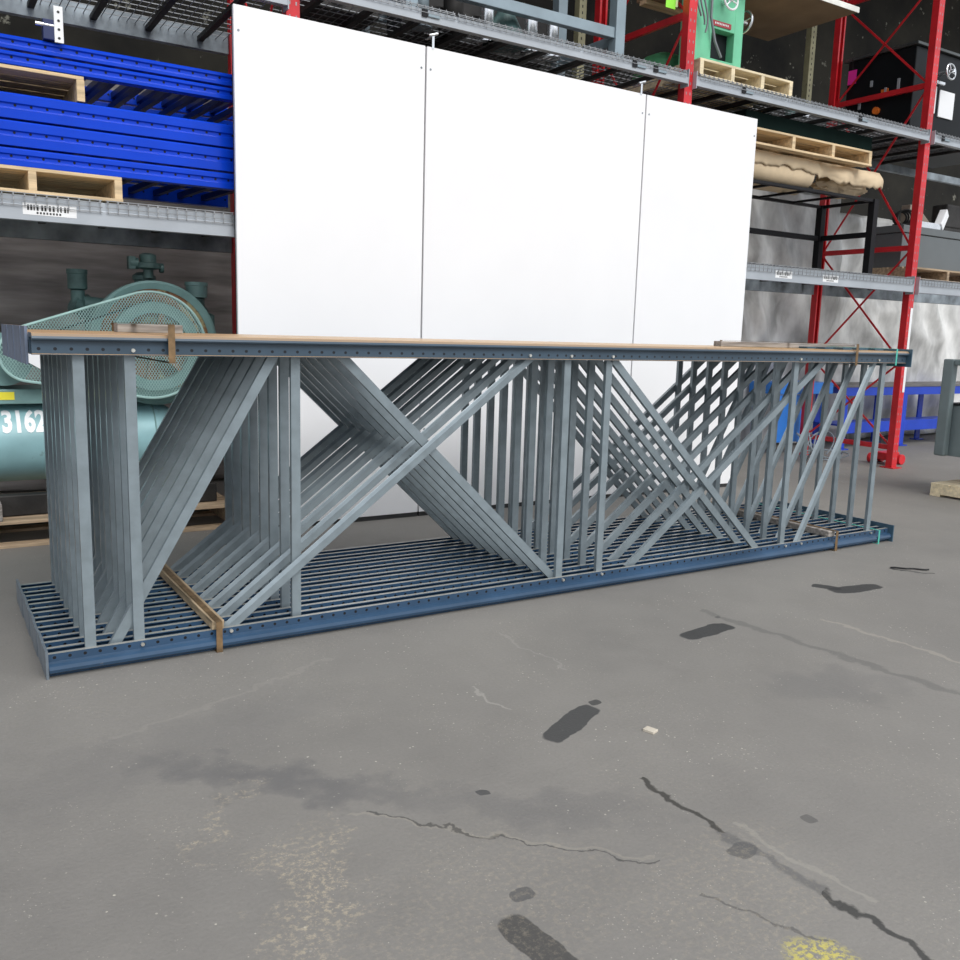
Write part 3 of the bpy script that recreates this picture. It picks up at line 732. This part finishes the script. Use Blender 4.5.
# machine parts under the stand
t = thing('hydraulic_unit', 'dark oily machine with steel cylinders under the grey stand', 'machine', (3.4, 2.7, ZU))
mb = MB().box(2.70, 3.95, 2.62, 2.86, ZU, ZU+.35); mb.box(2.8, 3.3, 2.5, 2.62, ZU, ZU+.2); mb.build('base', grime_shade, t, .01)
for x, r, m_ in ((2.75, .05, steel_g), (3.00, .07, grime_shade), (3.28, .05, chrome), (3.66, .05, chrome), (3.86, .045, chrome)):
    MB().lathe([(0,0),(r*1.5,0),(r*1.5,.03),(r,.05),(r,.24),(r*1.2,.25),(r*1.2,.28),(0,.28)], (x, 2.42, ZU), (0,0,1), 20).build('cylinder', m_, t, smooth=True)
MB().lathe([(0,0),(.16,0),(.16,.03),(.05,.25),(0,.25)], (3.42, 2.40, ZU+.0), (0,0,1), 24).build('cone', teal_d, t, smooth=True)
t = thing('shop_machine', 'dark machine with white dials above the left white panel', 'machine', (2.2, 2.6, ZU))
mb = MB().box(1.95, 2.45, 2.45, 2.85, ZU, ZU+.5); mb.build('body', grime_shade, t, .01)
MB().cyl((2.15, 2.45, ZU+.1), (2.15, 2.40, ZU+.1), .05).build('dial', glass_w, t)

# ------------------------------------------------------------------ green machine
pallet(5.04, 6.14, 2.06, 3.02, ZU, .135, pine_n, 'new pale wooden pallet under the mint green machine', 4)
ZG = ZU+.1355
t = thing('green_machine', 'mint green machine with two handwheels on a new pallet', 'machine', (5.6, 2.6, ZG))
x0, x1, zt = 5.14, 5.68, ZU+.82
g = MB().box(x0, x0+.18, 2.24, 2.36, ZG, zt); g.box(x1-.10, x1, 2.24, 2.36, ZG, zt); g.box(x0+.18, x1-.10, 2.24, 2.36, ZG, ZG+.085); g.box(x0+.18, x1-.10, 2.24, 2.36, ZG+.315, zt)
g.box(x0, x1, 2.36, 2.42, ZG, zt-.001); g.build('body', green_p, t, .004)
MB().box(x0+.182, x1-.102, 2.320, 2.359, ZG+.087, ZG+.313).build('opening_shade', black_p, t)  # black box paints the shade inside the hollow opening
np_ = MB().box(5.31, 5.53, 2.232, 2.239, ZG+.335, ZG+.375).build('nameplate', M('dull_red_plate', (.42,.05,.06), .5), t)
mk = MB()
for k in range(9): mk.box(5.34+k*.018, 5.350+k*.018, 2.229, 2.2315, ZG+.348, ZG+.362)
mk.build('lettering', label_w, np_)
def handwheel(c, axis, R, parent, mat=chrome, ns=3):
    w = MB().ring(c, axis, R, R*.12, 40, 8).build('handwheel', mat, parent, smooth=True)
    c = V(c); d = V(axis).normalized(); a = d.orthogonal().normalized(); b = d.cross(a); q = MB()
    for i in range(ns):
        an = 2*PI*i/ns; q.cyl(c, c+(a*math.cos(an)+b*math.sin(an))*R, R*.08, seg=8)
    q.cyl(c-d*R*.2, c+d*R*.5, R*.2, seg=12); q.build('spoke', mat, w, smooth=True)
    return w
handwheel((5.42, 2.15, ZG+.52), (0,-1,0.1), .075, t, glass_w)
MB().cyl((5.42, 2.16, ZG+.52), (5.42, 2.24, ZG+.52), .02).build('shaft', chrome, t)
handwheel((5.78, 2.34, ZG+.47), (1,.15,0), .085, t, chrome)
MB().cyl((5.67, 2.34, ZG+.47), (5.77, 2.34, ZG+.47), .02).build('shaft', chrome, t)
for k in range(4):
    pts = []
    for i in range(14):
        u = i/13; pts.append((5.10+k*.022+.03*math.sin(u*6+k), 2.20-.01*k, zt-.02-u*(.25+.06*k)))
    MB().tube(pts, .008, 6).build('cable', M('grey_cable', (.2,.22,.24), .5), t, smooth=True)
MB().tube([(5.28, 2.22, ZG+.60), (5.27, 2.21, ZG+.38), (5.32, 2.2, ZG+.20), (5.42, 2.22, ZG+.10)], .012, 6).build('hose', M('grey_cable', (.2,.22,.24)), t, smooth=True)
t = thing('machine_casting', 'deep green domed machine casting behind the middle red upright', 'casting', (5.33, 2.80, ZG))
MB().lathe([(0,0),(.26,0),(.26,.05),(.24,.13),(.17,.20),(.07,.24),(0,.25)], (5.33, 2.80, ZG), (0,0,1), 36).build('housing', green_q, t, smooth=True)
MB().box(5.08, 5.16, 2.60, 2.66, ZG, ZG+.05).build('foot', green_q, t, .004)
t2 = thing('green_tag', 'lime green tag hanging on the red upright', 'tag', (4.80, 2.2, 3.9))
MB().box(4.76, 4.86, 2.190, 2.194, 3.78, 4.02).build('card', lime, t2); MB().tube([(4.86, 2.192, 4.0), (4.89, 2.16, 4.03)], .003, 5).build('tie', black_r, t2)
lb_ = MB().box(4.862, 4.884, 2.190, 2.194, 3.80, 4.02).build('edge_strip', M('pale_lime', (.75, 1, .45)), t2)
# board on top of the green machine
t = thing('tabletop_board', 'wide brown board with white edge resting above the green machine', 'board', (6.2, 2.6, zt))
MB().box(5.25, 6.96, 2.10, 3.1, zt+.036, zt+.07).build('board', board_b, t)
MB().box(5.25, 6.963, 2.092, 2.10, zt+.030, zt+.075).build('front_edge', board_e, t); lab(t.children[-1], 'white front edge')
MB().box(5.25, 5.6, 2.27, 2.33, zt, zt+.036).build('batten', board_b, t); MB().box(5.25, 6.2, 2.98, 3.06, zt+.0, zt+.036).build('batten', pine, t)
# wood post bit on pallet
tag(MB().box(6.05, 6.10, 2.30, 2.34, ZU+.1355, ZU+.22).build('wood_stake', pine_n, None, .003), 'small pale wood stake on the new pallet under the board', 'lumber')
# clips on top beam
for k, x in enumerate((2.56, 4.33, 4.54, 5.50, 7.02, 8.32)):
    lbs = ['above the left white panel', 'below the right leg of the grey stand', 'between the grey stand and the red upright', 'under the new pallet', 'under the black machine', 'right of the right red upright'][k]
    t = thing('beam_clip', 'small metal clip on the top beam ' + lbs, 'clip', (x, BY-.03, Z2+.06), 'clips on the top beam')
    MB().box(x-.02, x+.02, BY-.034, BY-.026, Z2+.025, Z2+.07).build('jaw', black_m, t); MB().box(x+.025, x+.11, BY-.036, BY-.026, Z2+.03, Z2+.055).build('tab', steel_g, t, .003)

# ------------------------------------------------------------------ black machine, right
t = thing('black_machine', 'black machine cabinet with handwheel and pink tag by the right post', 'machine', (8.3, 2.8, ZU))
BM = MB().box(8.22, 9.9, 2.33, 3.10, ZU, 4.17).build('cabinet', black_p, t, .01)
MB().box(8.19, 9.95, 2.30, 3.14, 4.172, 4.20).build('top_plate', M('dark_steel_top', (.10,.11,.11), .35, .5), t, .004)
handwheel((8.62, 2.20, 3.96), (0,-1,.1), .075, t, chrome)
MB().cyl((8.62, 2.21, 3.96), (8.62, 2.33, 3.96), .02).build('shaft', chrome, t)
MB().box(8.50, 8.60, 2.315, 2.329, 3.58, 3.84).build('cover_plate', glass_w, t, .004); MB().box(8.66, 8.92, 2.315, 2.329, 3.56, 3.82).build('cover_plate', glass_w, t, .004)
MB().box(8.52, 8.66, 2.27, 2.329, 3.85, 3.88).build('lever', chrome, t, .004)
MB().cyl((8.185, 2.71, 3.62), (8.22, 2.71, 3.62), .035).build('knob', orange, t)
for (y, z, dz) in ((2.49, 3.84, .05), (2.63, 3.80, .03), (2.92, 3.72, .05), (2.80, 3.90, .03)):
    MB().box(8.205, 8.2195, y-.012, y+.012, z-dz, z+dz).build('gauge', beam_g, t)
MB().box(8.21, 8.2195, 2.60, 2.68, 3.79, 3.82).build('gauge', orange, t)
tg = thing('pink_tag', 'bright pink tag hanging on the side of the black machine', 'tag', (8.20, 3.03, 4.0))
MB().box(8.200, 8.204, 2.98, 3.08, 3.94, 4.08).build('card', pink, tg); MB().tube([(8.202, 3.03, 4.08), (8.195, 3.03, 4.14), (8.18, 3.03, 4.20)], .003, 5).build('string', black_r, tg)
t = thing('hydraulic_press', 'low dark machinery on the upper shelf right of the new pallet', 'machine', (7.0, 2.8, ZU))
mb = MB().box(6.55, 7.25, 2.62, 3.02, ZU, ZU+.16); mb.build('body', grime_shade, t, .01); MB().cyl((6.7, 2.55, ZU+.02), (6.7, 2.55, ZU+.12), .05).build('port', teal_d, t)
MB().cyl((7.0, 2.615, ZU+.09), (7.0, 2.59, ZU+.09), .03).build('cap', chrome, t)
# ------------------------------------------------------------------ lower shelf, right bay: stand, rolls, pallet
t = thing('black_steel_stand', 'black steel stand holding kraft paper rolls on the lower shelf', 'stand', (6.8, 2.6, ZD))
SX0, SX1, SY0, SY1, SZ = 5.75, 7.70, 2.28, 2.88, 2.645
for x in (SX0, SX1):
    for y in (SY0, SY1): MB().box(x-.035, x+.035, y-.035, y+.035, ZD, SZ).build('post', black_m, t, .003)
for y in (SY0, SY1):
    MB().box(SX0+.035, SX1-.035, y-.02, y+.02, SZ-.028, SZ).build('top_rail', black_m, t, .003)
MB().box(SX0+.035, SX1-.035, SY1-.02, SY1+.02, 2.29, 2.34).build('middle_rail', black_m, t, .003)
for x in (SX0, SX1):
    MB().box(x-.02, x+.02, SY0+.035, SY1-.035, 2.29, 2.34).build('side_rail', black_m, t, .003)
    MB().box(x-.02, x+.02, SY0+.035, SY1-.035, SZ-.03, SZ).build('side_rail', black_m, t, .003)
for k in range(3):
    xb = SX0+.5+k*.5; MB().box(xb-.015, xb+.015, SY0+.02, SY1-.02, SZ-.02, SZ).build('cross_bar', black_m, t)
zr = SZ+.001
def roll(x0, x1, y, r, label, crumple=False):
    t = thing('paper_roll', label, 'paper roll', ((x0+x1)/2, y, zr), 'kraft paper rolls on the black stand')
    MB().lathe([(0,0),(r,0),(r,x1-x0),(0,x1-x0)], (x0, y, zr+r), (1,0,0), 32).build('roll', paper, t, smooth=True)
    MB().lathe([(0,0),(.022,0),(.022,.004),(0,.004)], (x1+.0005, y, zr+r), (1,0,0), 16).build('core', black_r, t)
roll(5.6, 6.72, 2.33, .105, 'kraft paper roll at the front of the black stand')
roll(5.7, 6.95, 2.62, .10, 'kraft paper roll behind the front one, under the pallet')
# crumpled kraft sheet over the rolls
mb = MB(); nx, ny = 60, 16; g = []
for j in range(ny+1):
    row = []
    for i in range(nx+1):
        x = 5.6+2.08*i/nx; v_ = j/ny
        edge = .10+.06*noise.noise(V((x*5, 1, 0)))+.05*abs(noise.noise(V((x*11, 4, 0))))
        if v_ < .35:
            y = 2.215-.012*math.sin(v_*9); z = zr+.235 - (.35-v_)/.35*edge
        else:
            y = 2.215+(v_-.35)/.65*.5; z = zr+.237
        n_ = noise.noise(V((x*9, v_*6, 2)))*.018*(2 if x > 6.75 else .4)
        if x > 6.75 and v_ < .35: z -= .04; y += .03*math.sin(x*13)
        row.append(mb.bm.verts.new((x, y+n_*.5, z+n_*.3)))
    g.append(row)
for j in range(ny):
    for i in range(nx): mb.bm.faces.new((g[j][i], g[j][i+1], g[j+1][i+1], g[j+1][i]))
o = mb.build('kraft_sheet', paper); 
for f in o.data.polygons: f.use_smooth = True
md = o.modifiers.new('thick', 'SOLIDIFY'); md.thickness = .003
tag(o, 'crumpled kraft paper sheet spread over the rolls under the pallet', 'paper')
# bundle of crumpled paper at the end of the stand
mb = MB(); mb.bm.free(); mb.bm = bmesh.new(); bmesh.ops.create_icosphere(mb.bm, subdivisions=4, radius=1)
for v in mb.bm.verts:
    c = v.co.copy(); k = 1+.35*noise.noise(c*1.8+V((5,0,0)))+.22*noise.noise(c*4.5)
    v.co = V((7.36+c.x*.34*k, 2.42+c.y*.14*k, zr+.105+c.z*.105*(1+.25*noise.noise(c*3))))
tag(mb.build('crumpled_paper', paper), 'wad of crumpled kraft paper at the right end of the black stand', 'paper')
ZP = zr+.245
pallet(5.70, 7.36, 2.10, 3.0, ZP, .135, pine, 'pale wooden pallet above the kraft paper rolls', 4)
tag(MB().box(5.70, 7.42, 2.16, 2.98, ZP+.1355, 3.165).build('storage_crate', dgreen, None, .006), 'dark green crate on the pallet over the paper rolls', 'crate')

# dark cabinet right of post on pallet
pallet(8.215, 9.6, 2.16, 2.66, ZD, .125, pine_d, 'wooden pallet under the dark grey cabinet', 3)
ZC = ZD+.1255
t = thing('steel_cabinet', 'dark grey steel cabinet lying on a pallet at the right edge', 'cabinet', (8.7, 2.6, ZC))
MB().box(8.25, 9.9, 2.30, 2.62, ZC, ZC+.34).build('body', cab, t, .006)
MB().box(8.24, 9.91, 2.29, 2.63, ZC+.346, ZC+.42).build('lid', cab, t, .006)
MB().box(8.26, 9.89, 2.31, 2.61, ZC+.34, ZC+.346).build('seal', black_r, t)
zc = ZC+.4205
t = thing('cable_coil', 'black cable coil on the left end of the dark grey cabinet', 'cable', (8.36, 2.4, zc))
for k in range(4):
    MB().ring((8.36+.012*k, 2.36+.03*k, zc+.086), (.9, .6, .1*k), .075-.004*k, .010, 28, 6).build('loop', black_r, t, smooth=True)
t = thing('machine_vise', 'silver and dark machine parts piled on the dark grey cabinet', 'machine part', (8.9, 2.5, zc))
MB().box(8.50, 9.6, 2.38, 2.60, zc, zc+.05).build('bed', grime_shade, t, .006)
MB().box(8.55, 8.95, 2.33, 2.379, zc+.0, zc+.065).build('bright_rail', chrome, t, .006)
mb = MB().bar((8.95, 2.36, zc+.03), (9.10, 2.40, zc+.20), .08, .10); mb.build('arm', glass_w, t, .01)
MB().box(9.15, 9.55, 2.4, 2.58, zc+.051, zc+.30).build('block', grime_shade, t, .02)
mb = MB(); vs = [mb.bm.verts.new(p) for p in ((8.56,2.45,zc+.051),(9.0,2.45,zc+.051),(8.68,2.45,zc+.24),(8.56,2.45,zc+.24))]; f = mb.bm.faces.new(vs)
r_ = bmesh.ops.extrude_face_region(mb.bm, geom=[f]); [setattr(v, 'co', v.co+V((0,.1,0))) for v in r_['geom'] if isinstance(v, bmesh.types.BMVert)]
mb.build('wedge', M('tan_metal', (.28,.24,.19)), t, .004)

# ------------------------------------------------------------------ floor right: blue bench etc
t = thing('blue_workbench', 'blue steel workbench with grey top behind the red upright', 'workbench', (10.4, 3.35, 0))
MB().box(8.9, 12.2, 3.28, 3.72, .74, .775).build('top', bench_top, t, .004)
for y in (3.30, 3.68): MB().box(8.92, 12.18, y-.012, y+.012, .64, .74).build('apron', blue_b, t, .003)
MB().box(8.92, 12.18, 3.29, 3.31, .19, .32).build('lower_rail', blue_b, t, .003)
MB().box(8.92, 12.18, 3.31, 3.70, .28, .30).build('shelf', blue_b, t, .003)
for x in (8.97, 10.15, 11.1, 12.12):
    for y in (3.30, 3.67):
        lg = MB().box(x-.05, x+.05, y-.011, y+.011, .012, .64).build('leg', blue_b, t, .003); MB().box(x-.08, x+.08, y-.05, y+.05, 0, .012).build('foot_pad', blue_b, lg)
t = thing('blue_cart', 'bright blue sheet metal cart behind the right end of the bundle', 'cart', (8.25, 3.45, 0))
MB().box(7.80, 8.28, 3.30, 3.33, .13, .66).build('front_panel', blue_l, t, .004)
MB().box(7.78, 8.72, 3.29, 3.72, .67, .80).build('top_tray', blue_l, t, .006)
for x in (7.83, 8.66):
    for y in (3.36, 3.66):
        MB().box(x-.02, x+.02, y-.02, y+.02, .06, .67).build('leg', blue_l, t); MB().cyl((x-.015, y, .03), (x+.015, y, .03), .03).build('caster', black_r, t)
t = thing('floor_jack', 'red wheeled jack at the foot of the right red upright', 'jack', (8.40, 2.3, 0))
MB().box(8.27, 8.50, 2.24, 2.40, .05, .13).build('body', red_p, t, .01)
for x in (8.30, 8.47):
    for y in (2.205, 2.435): MB().cyl((x, y-.02, .055), (x, y+.02, .055), .055, seg=20).build('wheel', red_p, t, .004)
# tangle of wires behind the bundle
t = thing('wire_tangle', 'loose grey cables on the floor behind the bundle by the blue tub', 'cable', (6.6, 2.5, 0))
for k in range(5):
    rr = random.Random(k+40); pts = []
    for i in range(22):
        u = i/21; pts.append((7.7+.25*math.cos(u*6+k)+.05*k, 2.75+.15*math.sin(u*7+k*2), .02+.28*abs(math.sin(u*4+k))*(1 if k < 3 else .3)))
    MB().tube(pts, .008, 6).build('cable', beam_gr, t, smooth=True)

# grey machine on pallet, right edge
pallet(6.92, 8.1, -.1, .94, 0, .11, pine_n, 'pale wooden pallet under the grey machine at the right edge', 3)
t = thing('grey_machine', 'grey-green machine with open top frame on a pallet at the right edge', 'machine', (7.4, .55, .11))
mb = MB().box(6.96, 7.03, .87, .963, .34, 1.15); mb.box(6.96, 7.03, .30, .87, 1.10, 1.15); mb.box(6.96, 7.03, .22, .30, .34, 1.15); mb.build('frame', mach_g, t, .012)
MB().box(7.035, 7.7, .26, .93, .34, .77).build('body', mach_g, t, .006)
MB().box(7.02, 7.71, .25, .94, .7705, .785).build('ledge', black_p, t, .003)
MB().lathe([(0,0),(.14,0),(.15,.02),(.15,.10),(.10,.13),(.06,.15),(.06,.23),(0,.23)], (7.26, .62, .1105), (0,0,1), 24).build('pedestal', grime_shade, t, smooth=True)
# bits on the floor
tag(MB().box(1.595, 1.625, -1.385, -1.345, .0, .008, (0,0,.3)).build('wood_chip', M('beige_chip', (.62,.56,.46), .8), None, .001), 'small beige chip lying on the open floor in front', 'debris')
mb = MB(); pts = [(4.30+.02*i, -.44-.017*i+.008*math.sin(i*1.7), .006) for i in range(9)]
tag(mb.tube(pts, .005, 6).build('wire_scrap', black_r), 'thin dark wire scrap on the floor at the right', 'debris')

# ------------------------------------------------------------------ light
w = bpy.data.worlds.new('daylight'); bpy.context.scene.world = w; w.use_nodes = True
wn = w.node_tree; bg = wn.nodes['Background']
tcw = wn.nodes.new('ShaderNodeTexCoord'); sp_ = wn.nodes.new('ShaderNodeSeparateXYZ'); wn.links.new(tcw.outputs['Generated'], sp_.inputs[0])
rp = wn.nodes.new('ShaderNodeValToRGB'); wn.links.new(sp_.outputs[2], rp.inputs[0])
rp.color_ramp.elements[0].position = 0.0; rp.color_ramp.elements[0].color = (.42, .42, .42, 1)
rp.color_ramp.elements[1].position = .55; rp.color_ramp.elements[1].color = (.95, .98, 1.05, 1)
e = rp.color_ramp.elements.new(.12); e.color = (.80, .85, .92, 1)
wn.links.new(rp.outputs[0], bg.inputs['Color']); bg.inputs['Strength'].default_value = .88
sd = bpy.data.lights.new('sun', 'SUN'); sd.energy = 1.5; sd.angle = math.radians(35); sd.color = (1, .98, .95)
so = bpy.data.objects.new('sun', sd); COL.objects.link(so); so.rotation_euler = Euler((math.radians(46), 0, math.radians(4)))
sc = bpy.context.scene
sc.view_settings.view_transform = 'Standard'; sc.view_settings.look = 'None'; sc.view_settings.gamma = 1; sc.view_settings.exposure = 0.42
sc.view_settings.use_curve_mapping = False
